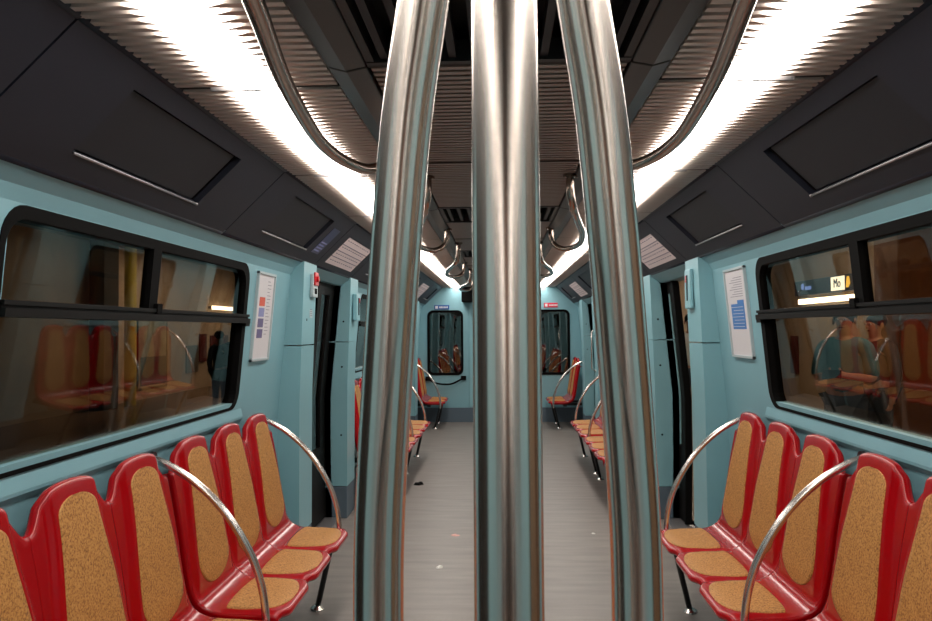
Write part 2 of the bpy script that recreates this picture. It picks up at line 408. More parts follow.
# centre ribbed panels between the vents
ed = [Y0]+[v for a, b in VENTS for v in (a, b)]+[YE]
fields = [(ed[i], ed[i+1]) for i in range(0, len(ed), 2) if ed[i+1]-ed[i] > .1]
vis = 0
for a, b in fields:
    front = b > 1.9
    mb = MB()
    for y in slat_y(a+.02, b-.02): mb.box(-.315, .315, y-.011, y+.011, ZR, ZR+.022)
    t = thing('ribbed_ceiling_panel', (0, (a+b)/2, ZR), None, None) ; L = Vector(t.location)
    mb.v = [tuple(Vector(q)-L) for q in mb.v]; mb.build('slats', 'rib', t)
    mb = MB().box(-.32, .32, a, b, ZR+.026, ZR+.035).box(-.32, .32, a, a+.014, ZR-.002, ZR+.03).box(-.32, .32, b-.014, b, ZR-.002, ZR+.03)
    mb.box(-.316, .316, (a+b)/2-.006, (a+b)/2+.006, ZR-.003, ZR+.02)
    mb.v = [tuple(Vector(q)-L) for q in mb.v]; mb.build('tray', 'ribdark', t)
    if front:
        lab = ['grey ribbed centre ceiling panel nearest behind the steel poles', 'grey ribbed centre ceiling panel between second and third vent grilles', 'grey ribbed centre ceiling panel between third and fourth vent grilles', 'grey ribbed centre ceiling panel just before the last vent grille', 'short grey ribbed ceiling strip touching the end wall'][vis]; vis += 1
    else: lab = 'grey ribbed centre ceiling panel above or behind the camera'
    tag(t, lab, 'ceiling panel', 'ribbed centre ceiling panels')
vn = 0
for a, b in VENTS:
    t = thing('ventilation_grille', (0, (a+b)/2, ZR), ['black slotted ventilation grille behind the camera', 'black slotted ventilation grille behind the camera', 'black slotted ventilation grille behind the camera', 'black slotted ventilation grille nearest, above the steel pole tops', 'black slotted ventilation grille, second along the ceiling centre', 'black slotted ventilation grille, third along the ceiling centre', 'black slotted ventilation grille, fourth along the ceiling centre', 'black slotted ventilation grille next to the end wall'][vn], 'vent', 'slotted ceiling vents')
    vn += 1; L = Vector(t.location)
    mb = MB().box(-.32, .32, a, a+.02, ZR-.002, ZR+.05).box(-.32, .32, b-.02, b, ZR-.002, ZR+.05).box(-.32, -.30, a, b, ZR, ZR+.05).box(.30, .32, a, b, ZR, ZR+.05)
    mb.v = [tuple(Vector(q)-L) for q in mb.v]; mb.build('frame', 'vent', t)
    mb = MB()
    for k in range(11):
        x = -.275+.055*k; mb.box(x-.009, x+.009, a+.01, b-.01, ZR+.006, ZR+.045)
    mb.v = [tuple(Vector(q)-L) for q in mb.v]; mb.build('slats', 'cove2', t)
# glossy longitudinal strips
for sg, sn in SIDES:
    for i, (a, b) in enumerate(((Y0, .72), (.72, 1.93), (1.93, 4.23), (4.23, 6.54), (6.54, 9.0), (9.0, YE))):
        mb = MB().prism([(sg*.322, a+.004, ZR-.006), (sg*.372, a+.004, ZR-.016), (sg*.418, a+.004, ZR-.004), (sg*.418, a+.004, ZR+.03), (sg*.322, a+.004, ZR+.03)], (0, b-a-.008, 0))
        lab = 'glossy dark ceiling strip on the %s of the centre ribs, %s' % (sn, ['overhead and behind the camera', 'nearest to the camera', 'beside the nearest ribbed panel', 'second one past the steel poles', 'third one past the steel poles', 'last one before the end wall'][i])
        tag(mb.build('ceiling_strip', 'gloss', bevel=.004, loc=(sg*.37, (a+b)/2, ZR)), lab, 'ceiling strip', 'glossy ceiling strips')
# lights: diffuser between two louvred wings
secs = []
y = 0.9-1.2*6
while y < YE-.1:
    secs.append((max(y, Y0), min(y+1.2, YE))); y += 1.2
for sg, sn in SIDES:
    vi = 0
    for a, b in secs:
        t = thing('ceiling_light', (sg*.65, (a+b)/2, ZR), None, None); L = Vector(t.location)
        mb = MB(); K = 8; vs = []
        for yy in (a+.008, b-.008):
            for k in range(K+1):
                u = k/K; vs.append(Vector((sg*(.548+.207*u), yy, ZR+.016-.022*math.sin(PI*u)))-L)
        n = len(vs)
        fs = [((k, k+1, K+1+k+1, K+1+k) if sg > 0 else (k, K+1+k, K+1+k+1, k+1)) for k in range(K)]
        mb.add(vs, fs); mb.build('diffuser', 'diff', t, smooth=True, closed=False)
        for xo, xi, tip in ((.424, .545, .585), (.866, .750, .712)):
            mb = MB()
            for yy in slat_y(a+.01, b-.01, .0393):
                h0 = ZR; w_ = .0105
                poly = [(sg*xo, yy-w_, h0), (sg*xi, yy-w_, h0), (sg*tip, yy-.001, h0-.004), (sg*tip, yy+.001, h0-.004), (sg*xi, yy+w_, h0), (sg*xo, yy+w_, h0)]
                mb.prism([Vector(q)-L for q in poly], (0, 0, .014))
            mb.build('louvre', 'louvre', t)
        mb = MB().box(sg*.42, sg*.870, a, a+.004, ZR+.002, ZR+.03).box(sg*.42, sg*.870, b-.004, b, ZR+.002, ZR+.03).box(sg*.42, sg*.55, a, b, ZR+.024, ZR+.034).box(sg*.75, sg*.87, a, b, ZR+.024, ZR+.034).box(sg*.57, sg*.75, a, b, ZR+.03, ZR+.04)
        mb.v = [tuple(Vector(q)-L) for q in mb.v]; mb.build('housing', 'ribdark', t)
        for q0, q1 in ((a, a+.005), (b-.005, b)):
            mb = MB().box(sg*.55, sg*.77, q0, q1, ZR-.006, ZR+.01)
            mb.v = [tuple(Vector(q)-L) for q in mb.v]; mb.build('end_bracket', 'lip', t)
        if b > 1.3:
            lab = 'glowing white ceiling light in the %s row, %s section counted from the camera' % (sn, ORD[min(vi, 9)]); vi += 1
        else: lab = 'glowing white ceiling light in the %s row behind the camera' % sn
        tag(t, lab, 'ceiling light', 'louvred ceiling lights')
# ceiling handrails (bowed)
RP = [(.30, .80, 2.05), (.30, .80, 1.98), (.312, .825, 1.92), (.335, .95, 1.90), (.374, 1.21, 1.90), (.428, 1.57, 1.90), (.465, 1.96, 1.90), (.470, 2.16, 1.90), (.453, 2.33, 1.90), (.412, 2.46, 1.903), (.362, 2.525, 1.93), (.335, 2.54, 1.98), (.33, 2.54, 2.05)]
for sg, sn in SIDES:
    for k in (-2, -1, 0, 1, 2, 3):
        path = cr([(sg*x, y_+2.56*k, z) for x, y_, z in RP], 6)
        if path[-1].y > YE-.05 or path[0].y < Y0+.05: continue
        t = thing('ceiling_handrail', (sg*.33, 1.67+2.56*k, 2.05), ('bowed brown metal ceiling handrail on the %s, ' % sn)+(['nearest the camera', 'second from the camera', 'third from the camera', 'fourth from the camera'][k] if k >= 0 else 'behind the camera'), 'handrail', 'bowed ceiling handrails')
        L = Vector(t.location)
        MB().tube([p-L for p in path], .017, 16).build('tube', 'rail', t, smooth=True)
        for p in (path[0], path[-1]): MB().cyl(p-L-Vector((0, 0, .012)), p-L, .03, 20).build('end_flange', 'rail', t)

# ------------------------------------------------------------------ dark cove panels
A = Vector((.860, 0, 2.054)); B = Vector((1.123, 0, 1.800)); LEN = (B-A).length
def cove_panel(sg, a, b, kind, label):
    sl = (B-A).normalized(); sl = Vector((sg*sl.x, 0, sl.z)); o = Vector((sg*A.x, a, A.z)); yv = Vector((0, 1, 0))
    nn = Vector((-sg*abs(sl.z), 0, -abs(sl.x))).normalized()           # towards the cabin
    t = thing('cove_panel', (sg*1.0, (a+b)/2, 1.91), label, 'ceiling panel', 'dark cove panels'); L = Vector(t.location); W = b-a
    oo = o-L; g = .004
    mb = MB()
    if kind == 'plain':
        mb.obox(oo, yv, sl, nn, (g, W-g), (0, LEN), (-.02, 0))
    else:
        h0, h1, s0, s1 = (.35, W-.42, .068, .290) if kind == 'hatch' else (.16, W-.16, .10, .32)
        mb.obox(oo, yv, sl, nn, (g, h0), (0, LEN), (-.022, 0)); mb.obox(oo, yv, sl, nn, (h1, W-g), (0, LEN), (-.022, 0))
        mb.obox(oo, yv, sl, nn, (h0, h1), (0, s0), (-.022, 0)); mb.obox(oo, yv, sl, nn, (h0, h1), (s1, LEN), (-.022, 0))
    mb.build('panel', 'cove', t)
    mb = MB(); c0 = oo+nn*-.006
    mb.tube([c0+yv*g, c0+yv*(W-g)], .013, 12); c1 = oo+sl*LEN+nn*-.012
    mb.tube([c1+yv*g, c1+yv*(W-g)], .014, 12)
    c2 = oo+sl*(LEN+.012)
    mb.obox(c2, yv, sl, nn, (g, W-g), (0, .012), (-.05, -.01))
    mb.build('edge_roll', 'cove', t, smooth=True)
    if kind == 'hatch':
        mb = MB(); mb.obox(oo, yv, sl, nn, (h0+.006, h1-.036), (s0+.006, s1-.004), (-.024, -.013)); mb.build('hatch', 'cove2', t, bevel=.003)
        mb = MB(); mb.obox(oo, yv, sl, nn, (h0, h1), (s0, s1), (-.03, -.024)); mb.build('recess', 'black', t)  # black backing paints the shade in the gap round the hatch
        mb = MB(); mb.tube([oo+yv*(h0+.01)+sl*s1+nn*.001, oo+yv*(h1-.002)+sl*s1+nn*.001], .0042, 8)  # pale strip stands in for light caught on the hatch's bottom ledge
        mb.ball(oo+yv*(h1-.006)+sl*s1+nn*.001, .006, .008, .006, 10, 6); mb.build('trim_strip', 'lip', t, smooth=True)
    if kind == 'route':
        mb = MB(); mb.obox(oo, yv, sl, nn, (h0, h1), (s0, s1), (-.02, -.002)); pn = mb.build('route_diagram', 'cream', t)
        mb = MB()
        for q in (.27, .5, .73): mb.obox(oo, yv, sl, nn, (h0+.01, h1-.01), (s0+(s1-s0)*q-.0025, s0+(s1-s0)*q+.0025), (-.004, .0))
        random.seed(3)
        for r_ in range(4):
            for c_ in range(11):
                q = h0+.05+c_*(h1-h0-.1)/11; s_ = s0+.02+r_*(s1-s0)/4
                mb.obox(oo, yv, sl, nn, (q, q+.03+.02*random.random()), (s_, s_+.006), (-.004, -.0012))
        mb.build('print', 'greyp', pn)
    return t
spans = []
y = 0.0
PK = [('plain', Y0, 0.0-.0), ('route', .0, 1.0)]
def runs():
    out = [(Y0, -4.8, 'plain'), (-4.8, -3.2, 'hatch'), (-3.2, -1.6, 'hatch'), (-1.6, -.1, 'hatch'), (-.1, 1.6, 'hatch' if False else 'route'), (1.6, 3.2, 'hatch'), (3.2, 4.8, 'hatch'), (4.8, 6.0, 'route'), (6.0, 7.85, 'hatch'), (7.85, 9.68, 'hatch'), (9.68, 10.88, 'route'), (10.88, YE, 'hatch')]
    return out
PL = {1.6: 'nearest full dark cove panel with a recessed hatch, over the front half of the near window on the %s',
      3.2: 'dark cove panel with a recessed hatch on the %s, over the near map poster and far end of the near window',
      4.8: 'dark cove panel carrying a pale route diagram over the near doorway on the %s', 6.0: 'dark cove panel with hatch just beyond the near doorway on the %s',
      7.85: 'dark cove panel with hatch shortly before the far doorway on the %s', 9.68: 'dark cove panel carrying a pale route diagram over the far doorway on the %s', 10.88: 'last dark cove panel, touching the end wall on the %s'}
for sg, sn in SIDES:
    for a, b, k in runs():
        lab = PL.get(a)
        if a == -.1:
            lab = 'cropped dark cove panel in the upper %s picture corner' % sn
            cove_panel(sg, a, b, 'hatch', lab); continue
        if lab is None: lab = 'dark cove panel behind the camera on the %s side' % sn
        else: lab = lab % sn
        cove_panel(sg, a, b, k, lab)
# small blue notice stuck on the left cove panel
sl = Vector((-(B-A).normalized().x, 0, (B-A).normalized().z)); nn = Vector((-1, 0, 0))
nn = Vector((abs(sl.z), 0, -abs(sl.x))).normalized(); o_ = Vector((-A.x, 4.49, A.z)); yv = Vector((0, 1, 0))
mb = MB().obox(o_, yv, sl, nn, (0, .17), (.10, .29), (0, .0015)); L = Vector((-1.0, 4.575, 1.9)); mb.v = [tuple(Vector(q)-L) for q in mb.v]
st = mb.build('sticker', 'navy', loc=None); st.location = L
tag(st, 'small navy notice sticker on the left dark cove panel beside its hatch', 'sticker')
mb = MB()
for i in range(4): mb.obox(o_, yv, sl, nn, (.015, .15-.02*(i % 2)), (.205+.02*i, .213+.02*i), (.0015, .003))
mb.v = [tuple(Vector(q)-L) for q in mb.v]; mb.build('print', 'lav', st)

# ------------------------------------------------------------------ things on pillars
def on_pillar(sg, yc, z, w_, h_, d_): return None
# call box (left, near doorway)
def callbox(sg, y, label, red):
    x = sg*1.118
    t = thing('emergency_call_box' if red else 'door_control_box', (x, y, 1.675), label, 'call box' if red else 'control box')
    MB().box(0, -sg*.035, -.075, .075, -.085, .085).build('housing', 'whitef' if red else 'teal2', t, bevel=.008)
    if red:
        MB().box(-sg*.033, -sg*.050, -.055, .055, .0, .10).build('red_cover', 'redp', t, bevel=.006)
        MB().cyl((-sg*.045, 0, .05), (-sg*.07, 0, .05), .022, 20).build('red_button', 'redp', t, smooth=False, bevel=.003)
        MB().box(-sg*.034, -sg*.040, -.03, .03, -.06, -.02).build('speaker_slot', 'black', t)
    else:
        MB().box(-sg*.034, -sg*.040, -.012, .012, -.05, .06).build('slot', 'black', t)
        MB().box(-sg*.034, -sg*.039, .03, .05, .03, .06).build('lamp', 'redp', t)
    return t
callbox(-1, 4.74, 'emergency call box with red cover on the left pillar before the near doorway', True)
b1 = bpy.data.objects['emergency_call_box']; b1.scale = (.6, .8, .8); b1.location.z = 1.67
b2 = callbox(1, 4.72, 'pale control box with a black slot on the right pillar before the near doorway', False); b2.scale = (.6, .9, 1.35); b2.location.z = 1.63
b3 = callbox(-1, 6.12, 'pale control box on the left pillar just past the near doorway', False); b3.scale = (1, .9, 1.2); b3.location.z = 1.58
MB().box(-1.126, -1.134, 4.625, 4.645, 1.46, 1.53).build('x', 'black')
o = bpy.data.objects['x']; o.name = 'key_slot'; tag(o, 'small black slot on the left pillar beneath the emergency call box', 'slot')
mb = MB().box(-1.124, -1.1335, 4.70, 4.77, 1.48, 1.54); o = tag(mb.build('notice_sticker', 'whitef'), 'tiny pale instruction sticker on the left pillar by the near doorway', 'sticker')
mb = MB()
for i in range(4): mb.box(-1.127, -1.1235, 4.71, 4.76, 1.490+.012*i, 1.494+.012*i)
mb.build('print', 'greyp', o)
# far doorway bits: handle bars on the pillars of the right side
for sg, sn in SIDES:
    t = thing('vertical_grab_handle', (sg*1.10, 9.60, 1.15), 'slim vertical grab handle on the %s pillar before the far doorway' % sn, 'grab handle')
    MB().tube([(sg*.045, 0, -.25), (0, 0, -.22), (0, 0, .22), (sg*.045, 0, .25)], .010, 10).build('bar', 'chrome', t, smooth=True)
    mb = MB().cyl((sg*.035, 0, -.25), (sg*.045, 0, -.25), .018, 12).cyl((sg*.035, 0, .25), (sg*.045, 0, .25), .018, 12); mb.build('mount', 'chrome', t)
# framed map posters beside the near windows
def poster(sg, y0, y1, z0, z1, label):
    t = thing('map_poster', (sg*WX(z0), (y0+y1)/2, z0), label, 'poster'); L = Vector(t.location)
    def slab(mb, ya, yb, za, zb, o0, o1):
        vs = [Vector((sg*(WX(z)-o), y, z))-L for o in (o0, o1) for y, z in ((ya, za), (yb, za), (yb, zb), (ya, zb))]
        mb.add(vs, [(0,1,2,3),(7,6,5,4),(0,4,5,1),(1,5,6,2),(2,6,7,3),(3,7,4,0)]); return mb
    mb = MB(); r_ = .012
    slab(mb, y0, y1, z0, z0+r_, 0, .014); slab(mb, y0, y1, z1-r_, z1, 0, .014); slab(mb, y0, y0+r_, z0, z1, 0, .014); slab(mb, y1-r_, y1, z0, z1, 0, .014)
    mb.build('frame', 'whitef', t)
    slab(MB(), y0+r_, y1-r_, z0+r_, z1-r_, 0, .006).build('sheet', 'white', t)
    W = y1-y0; H = z1-z0
    if sg < 0:
        for q, (mm, f0) in enumerate((('orange', .62), ('lav', .50), ('violet', .38), ('violet', .26))):
            slab(MB(), y0+W*.22, y0+W*.52, z0+H*f0, z0+H*(f0+.10), .006, .0075).build('colour_block', mm, t)
        mb = MB()
        for i in range(16): slab(mb, y0+W*.62, y0+W*(.82 if i % 3 else .74), z0+H*(.3+.04*i), z0+H*(.306+.04*i), .006, .0072)
        mb.build('print', 'greyp', t)
    else:
        slab(MB(), y0+W*.20, y0+W*.82, z0+H*.32, z0+H*.60, .006, .0072).build('network_map', 'blue', t)
        slab(MB(), y0+W*.2, y0+W*.5, z0+H*.60, z0+H*.64, .006, .0072).build('map_heading', 'blue', t)
        mb = MB()
        for i in range(7): slab(mb, y0+W*.25, y0+W*(.8-.05*(i % 3)), z0+H*(.345+.036*i), z0+H*(.350+.036*i), .0072, .0085)
        mb.build('map_lines', 'white', t)
        mb = MB()
        for i in range(9): slab(mb, y0+W*.2, y0+W*(.8-.1*(i % 3)), z0+H*(.68+.026*i), z0+H*(.685+.026*i), .006, .0072)
        mb.build('print', 'greyp', t)
poster(-1, 3.90, 4.20, 1.250, 1.700, 'framed map poster with orange and violet squares on the left wall')
poster(1, 3.93, 4.28, 1.250, 1.705, 'framed map poster with a blue network diagram on the right wall')

# ------------------------------------------------------------------ end wall fittings
def small_sign(x0, x1, z0, z1, mm, label):
    t = tag(MB().box(x0, x1, ZE-.012, ZE, z0, z1).build('sign', mm, bevel=.002, loc=((x0+x1)/2, ZE, z0)), label, 'sign')
    L = Vector(t.location)
    mb = MB().box(x0+.015, x0+.055, ZE-.014, ZE-.012, z0+.014, z1-.014)
    mb.v = [tuple(Vector(q)-L) for q in mb.v]; mb.build('pictogram', 'white', t); mb = MB()
    for k in range(6): mb.box(x0+.08+k*.022, x0+.095+k*.022, ZE-.014, ZE-.012, z0+.022, z1-.022)
    mb.v = [tuple(Vector(q)-L) for q in mb.v]; mb.build('lettering', 'white', t)
small_sign(-.99, -.76, 1.715, 1.785, 'signb', 'small blue sign above the left window of the end wall')
small_sign(.68, .89, 1.735, 1.805, 'signr', 'small red sign above the right window of the end wall')
t = thing('grab_bar', (-.82, ZE-.03, .62), 'black sagging grab bar below the left window of the end wall', 'grab handle')
MB().tube(cr([(-.27, 0, .045), (-.2, -.03, .0), (-.08, -.05, -.035), (.08, -.05, -.035), (.2, -.03, .015), (.27, 0, .055)], 6), .014, 10).build('bar', 'black', t, smooth=True)
for x, z in ((-.27, .045), (.27, .055)): MB().box(x-.04, x+.04, -.01, .03, z-.035, z+.03).build('mount', 'black', t, bevel=.006)
t = tag(MB().box(-.56, -.40, ZE-.30, ZE-.001, 1.82, 2.045).build('equipment_box', 'black', bevel=.01, loc=(-.48, ZE-.15, 1.82)), 'black equipment box under the ceiling at the end wall', 'box')

# ------------------------------------------------------------------ seats
BK = [(1.066, .404), (1.096, .428), (1.117, .480), (1.134, .57), (1.150, .68), (1.169, .79), (1.191, .90), (1.211, .994)]
FR = [(1.066, .404), (1.030, .391), (.975, .384), (.90, .382), (.825, .380), (.775, .372)]
def arclen(pts):
    P = [Vector((p[0], 0, p[1])) for p in pts]; P = cr(P, 10); s = [0]
    for a, b in zip(P, P[1:]): s.append(s[-1]+(b-a).length)
    return P, s
PB, SB = arclen(BK); PF, SF = arclen(FR)
def prof(s):
    P, Sx, q = (PB, SB, s) if s >= 0 else (PF, SF, -s)
    q = min(q, Sx[-1]*.9999)
    for i in range(len(P)-1):
        if q <= Sx[i+1]:
            t_ = (q-Sx[i])/(Sx[i+1]-Sx[i]); p = P[i].lerp(P[i+1], t_); d = (P[i+1]-P[i]).normalized(); break
    tan = d if s >= 0 else -d                      # direction of increasing s
    return p, tan
def nrm(tan): return Vector((-tan.z, 0, tan.x))     # towards the sitter
def frame_at(s):
    a, ta = prof(s-.015 if abs(s) < .03 else s); b, tb = prof(s+.015 if abs(s) < .03 else s)
    p, _ = prof(s); tt = (ta+tb).normalized(); return p, tt, nrm(tt)
SMAX, SMIN = SB[-1], -SF[-1]; HP = .2095
def hw_back(s):      # half width of the cork back pad
    q = (s-.058)/(SMAX-.045-.058)
    if q < 0 or q > 1: return 0
    base = .156-.012*ss(0, .4, q)-.046*ss(.25, 1, q)
    e0 = 1-(1-min(1, q/.20))**2.2; e1 = 1-(1-min(1, (1-q)/.095))**2.2
    return base*max(.0, min(e0, 1))**.5*max(0, min(e1, 1))**.5
def hw_seat(s):
    q = (-s-.050)/(-SMIN-.020-.050)
    if q < 0 or q > 1: return 0
    base = .182-.022*ss(.3, 1, q)
    e0 = 1-(1-min(1, q/.10))**2.2; e1 = 1-(1-min(1, (1-q)/.28))**2.2
    return base*e0**.5*e1**.5
def pad_base(s):
    q = (s-.058)/(SMAX-.045-.058)
    return .156-.012*ss(0, .4, q)-.046*ss(.25, 1, q) if s > 0 else .178
def raise_(w_, s):
    if s > 0: amp = .017*ss(.02, .12, s); hb = pad_base(s)+.014
    else: amp = .010*ss(.02, .08, -s); hb = .176
    return amp*(1-ss(hb, hb+.030, abs(w_)))
def shell_mesh():
    NU = 60; us = [-HP+2*HP*i/NU for i in range(NU+1)]
    rows = []
    nb, nf, nr = 30, 18, 6
    cols = [(-HP, -.035)]+[(-HP, -.012)]+[(u, 0) for u in us]+[(HP, -.012), (HP, -.035)]
    V = []
    for (w_, dn_) in cols:
        u = abs(w_)/HP; drop = .016*min(1, u/.6)**2.4+.088*ss(.50, .96, u); fcut = .032*ss(.5, 1.0, u)**1.5
        st = SMAX-drop; sf = SMIN+fcut; col = []
        ww = w_*(.994 if dn_ == 0 and abs(w_) > HP-1e-6 else 1)
        for k in range(nr, 0, -1):                # roll over the top
            a = PI*.85*k/nr; p, tt, n_ = frame_at(st-.016); r_ = .016
            q = p+n_*(raise_(w_, st-.016)+dn_)+tt*(r_*math.sin(a))-n_*(r_*(1-math.cos(a))); col.append((q.x, ww, q.z))
        for k in range(nb+nf+1):
            s = st-.016+((sf+.012)-(st-.016))*k/(nb+nf); p, tt, n_ = frame_at(s); q = p+n_*(raise_(w_, s)+dn_); col.append((q.x, ww, q.z))
        for k in range(1, nr+1):
            a = PI*.75*k/nr; p, tt, n_ = frame_at(sf+.012); r_ = .016
            q = p+n_*(raise_(w_, sf+.012)+dn_)-tt*(r_*math.sin(a))-n_*(r_*(1-math.cos(a))); col.append((q.x, ww, q.z))
        V.append(col)
    mb = MB(); R_ = len(V[0]); mb.add([p for c in V for p in c], [(i*R_+j, i*R_+j+1, (i+1)*R_+j+1, (i+1)*R_+j) for i in range(len(V)-1) for j in range(R_-1)])
    return mb
def pad_mesh(back):
    N, Kk = 34, 16; V = []
    s0, s1 = ((.059, SMAX-.046) if back else (SMIN+.0205, -.0505)); f = hw_back if back else hw_seat
    mb = MB()
    for i in range(N+1):
        q = i/N; q = .5-.5*math.cos(PI*q); s = s0+(s1-s0)*q; h = max(f(s), .001); p, tt, n_ = frame_at(s)
        row = []
        for k in range(-1, Kk+2):
            a = -1+2*max(0, min(Kk, k))/Kk; w_ = a*h; off = raise_(w_, s)+.0028-(.006 if k in (-1, Kk+1) else 0)
            x = p+n_*off; row.append((x.x, w_, x.z))
        V.append(row)
    R_ = Kk+3
    mb.add([p for r in V for p in r], [(i*R_+j, i*R_+j+1, (i+1)*R_+j+1, (i+1)*R_+j) for i in range(N) for j in range(R_-1)])
    return mb
def make_bench(nseat):
    t = bpy.data.objects.new('seat_bench', None); COL.objects.link(t)
    for i in range(nseat):
        yc = (i-(nseat-1)/2)*2*HP
        if i == 0:
            s_ = shell_mesh().build('seat_shell', 'red', t, smooth=True, closed=False)
            so = s_.modifiers.new('solid', 'SOLIDIFY'); so.thickness = .004; so.offset = 1
            b_ = pad_mesh(True).build('back_pad', 'cork', s_, smooth=True, closed=False); c_ = pad_mesh(False).build('seat_pad', 'cork', s_, smooth=True, closed=False)
            b_['label'] = 'cork back panel'; c_['label'] = 'cork seat panel'; first = s_
        else: s_ = copy_tree(first, t)
        s_.location = (0, yc, 0)
    hw = nseat*HP
    # support beam and legs
    MB().box(.98, 1.03, -hw+.03, hw-.03, .315, .355).box(1.03, 1.26, -hw+.2, -hw+.24, .315, .355).box(1.03, 1.26, hw-.24, hw-.2, .315, .355).build('support_beam', 'legd', t, bevel=.004)
    for h in (-1, 1):
        y_ = h*(hw-.10)
        lg = MB().tube([(.84, y_, .355), (.86, y_, .30), (.925, y_, .02)], .014, 12).build('leg', 'legd', t, smooth=True)
        MB().tube([(.925, y_, .022), (.927, y_, .008), (.928, y_, 0)], [.018, .034, .036], 16).build('foot', 'chrome', lg)
    return t
def arc(t, y_):
    pts = cr([(1.250, y_, .944), (1.207, y_, .930), (1.118, y_, .880), (1.027, y_, .802), (.953, y_, .710), (.889, y_, .598), (.852, y_, .486), (.838, y_, .375), (.840, y_, .30)], 6)
    a = MB().tube(pts, .0140, 16).build('armrest_hoop', 'chrome', t, smooth=True); a['label'] = 'curved chrome armrest hoop'
    MB().cyl((1.243, y_, .944), (1.256, y_, .944), .028, 18).build('wall_flange', 'legd', a)
b3p = make_bench(3); b2p = make_bench(2)
used = set()
def bench(proto, sg, yc, label, hoops):
    key = proto.name
    # build by copying the prototype, then move
    t = proto if key not in used else copy_tree(proto)
    if key not in used: used.add(key); proto['fresh'] = 1
    return t
specs = []
GP = .022
for sg, sn in SIDES:
    specs += [(3, sg, 2.82-1.26+.63-.0, 'three-seat red bench with cork pads nearest the camera along the %s wall' % sn),
              (3, sg, 2.85+.645, 'three-seat red bench with cork pads under the far end of the near %s window' % sn),
              (3, sg, 6.36+.63, 'three-seat red bench with cork pads just beyond the near doorway on the %s' % sn),
              (3, sg, 7.70+.645, 'three-seat red bench with cork pads shortly before the far doorway on the %s' % sn),
              (2, sg, 11.27+.43, 'short two-seat red bench with cork pads against the end wall on the %s' % sn)]
pristine = {3: b3p, 2: b2p}
copies = []
for i, (ns, sg, yc, lab) in enumerate(specs):
    last = not any(s[0] == ns for s in specs[i+1:])
    t = pristine[ns] if last else copy_tree(pristine[ns])
    copies.append((t, ns, sg, yc, lab))
for (t, ns, sg, yc, lab) in copies:
    t.name = 'seat_bench'
    tag(t, lab, 'bench', 'red benches with cork pads')
    if sg < 0: t.rotation_euler = (0, 0, PI)
    t.location = (0, yc, 0)
    hw = ns*HP
    e = .016
    if ns == 2: t.location.x = 0 if sg < 0 else -.09
    # hoop at the end of the bench farther from the camera; first modules also carry the shared hoop
    arc(t, (hw+e)*sg if ns == 3 else -(hw+e)*sg)

# ------------------------------------------------------------------ steel poles
def radius(z):
    T = [(0, .034), (.25, .036), (.5, .050), (.75, .076), (.95, .098), (1.10, .1075), (1.187, .1085), (1.27, .1065), (1.40, .0965), (1.48, .0890), (1.557, .0800), (1.635, .0655), (1.72, .050), (1.82, .038), (2.05, .034)]
    for (a, ra), (b, rb) in zip(T, T[1:]):
        if z <= b: return ra+(rb-ra)*(z-a)/(b-a)
    return .034
def triad(cx, cy, label):
    t = thing('pole_cluster', (cx, cy, 0), label, 'pole', 'steel pole clusters at the doorways')
    names = ((-90, 'centre'), (30, 'right'), (150, 'left'))
    for ang, nm in names:
        a = math.radians(ang); zs = [0, .25, .5, .75, .95, 1.10, 1.187, 1.27, 1.40, 1.48, 1.557, 1.635, 1.72, 1.82, 2.05]
        pts = []
        for z in zs:
            r_ = radius(z)
            if ang == -90: r_ = r_ if z < 1.2 else r_*.55+.1085*.45 if z < 1.75 else r_
            pts.append(Vector((r_*math.cos(a), r_*math.sin(a), z)))
        p = MB().tube(cr(pts, 5), .0185, 40).build('tube', 'steel', t, smooth=True)
    MB().tube([(0, 0, 0), (0, 0, .012), (0, 0, .016)], [.085, .085, .075], 32).build('base_plate', 'chrome', t)
    MB().tube([(0, 0, 2.02), (0, 0, 2.05)], [.07, .085], 32).build('ceiling_plate', 'chrome', t)
    return t
triad(.0012, .533, 'cluster of three bowed brushed-steel poles close in front of the camera')
triad(0, 5.405, 'cluster of three steel poles at the near doorway behind the front poles')
triad(0, 5.405+BAY, 'cluster of three steel poles at the far doorway near the end wall')

# ------------------------------------------------------------------ litter on the floor
def scrap(name, x, y_, r_, h_, mm, label, seed):
    random.seed(seed); n = 9; mb = MB(); top = []; bot = []
    for k in range(n):
        a = 2*PI*k/n; rr = r_*(.6+.6*random.random()); top.append((rr*.7*math.cos(a), rr*.7*math.sin(a), h_*(.6+.6*random.random()))); bot.append((rr*math.cos(a), rr*math.sin(a), 0))
    mb.add(top+bot+[(0, 0, h_)], [(k, (k+1) % n, 2*n) for k in range(n)]+[(n+k, n+(k+1) % n, (k+1) % n, k) for k in range(n)]+[tuple(range(n, 2*n))[::-1]])
    o = mb.build(name, mm); o.location = (x, y_, 0); return tag(o, label, 'litter')
def gp(px, py): Y = 1.4*800/(py-330); return (px-499)/800*Y-.013, Y
x, y_ = gp(440, 566); scrap('paper_scrap', x, y_, .022, .010, 'paper', 'small white paper scrap on the floor left of the centre pole', 1)
x, y_ = gp(455, 534); scrap('petal_scrap', x, y_, .03, .004, 'pink', 'flat pinkish scrap on the floor behind the white paper scrap', 2)
x, y_ = gp(419, 484); scrap('leaf_scrap', x, y_, .045, .02, 'black', 'dark crumpled scrap on the floor by the left far bench', 5)
x, y_ = gp(592, 532); scrap('crumb', x, y_, .014, .005, 'paper', 'tiny pale crumb on the floor left of the right pole', 4)

# ------------------------------------------------------------------ the station outside
PF_ = -.10
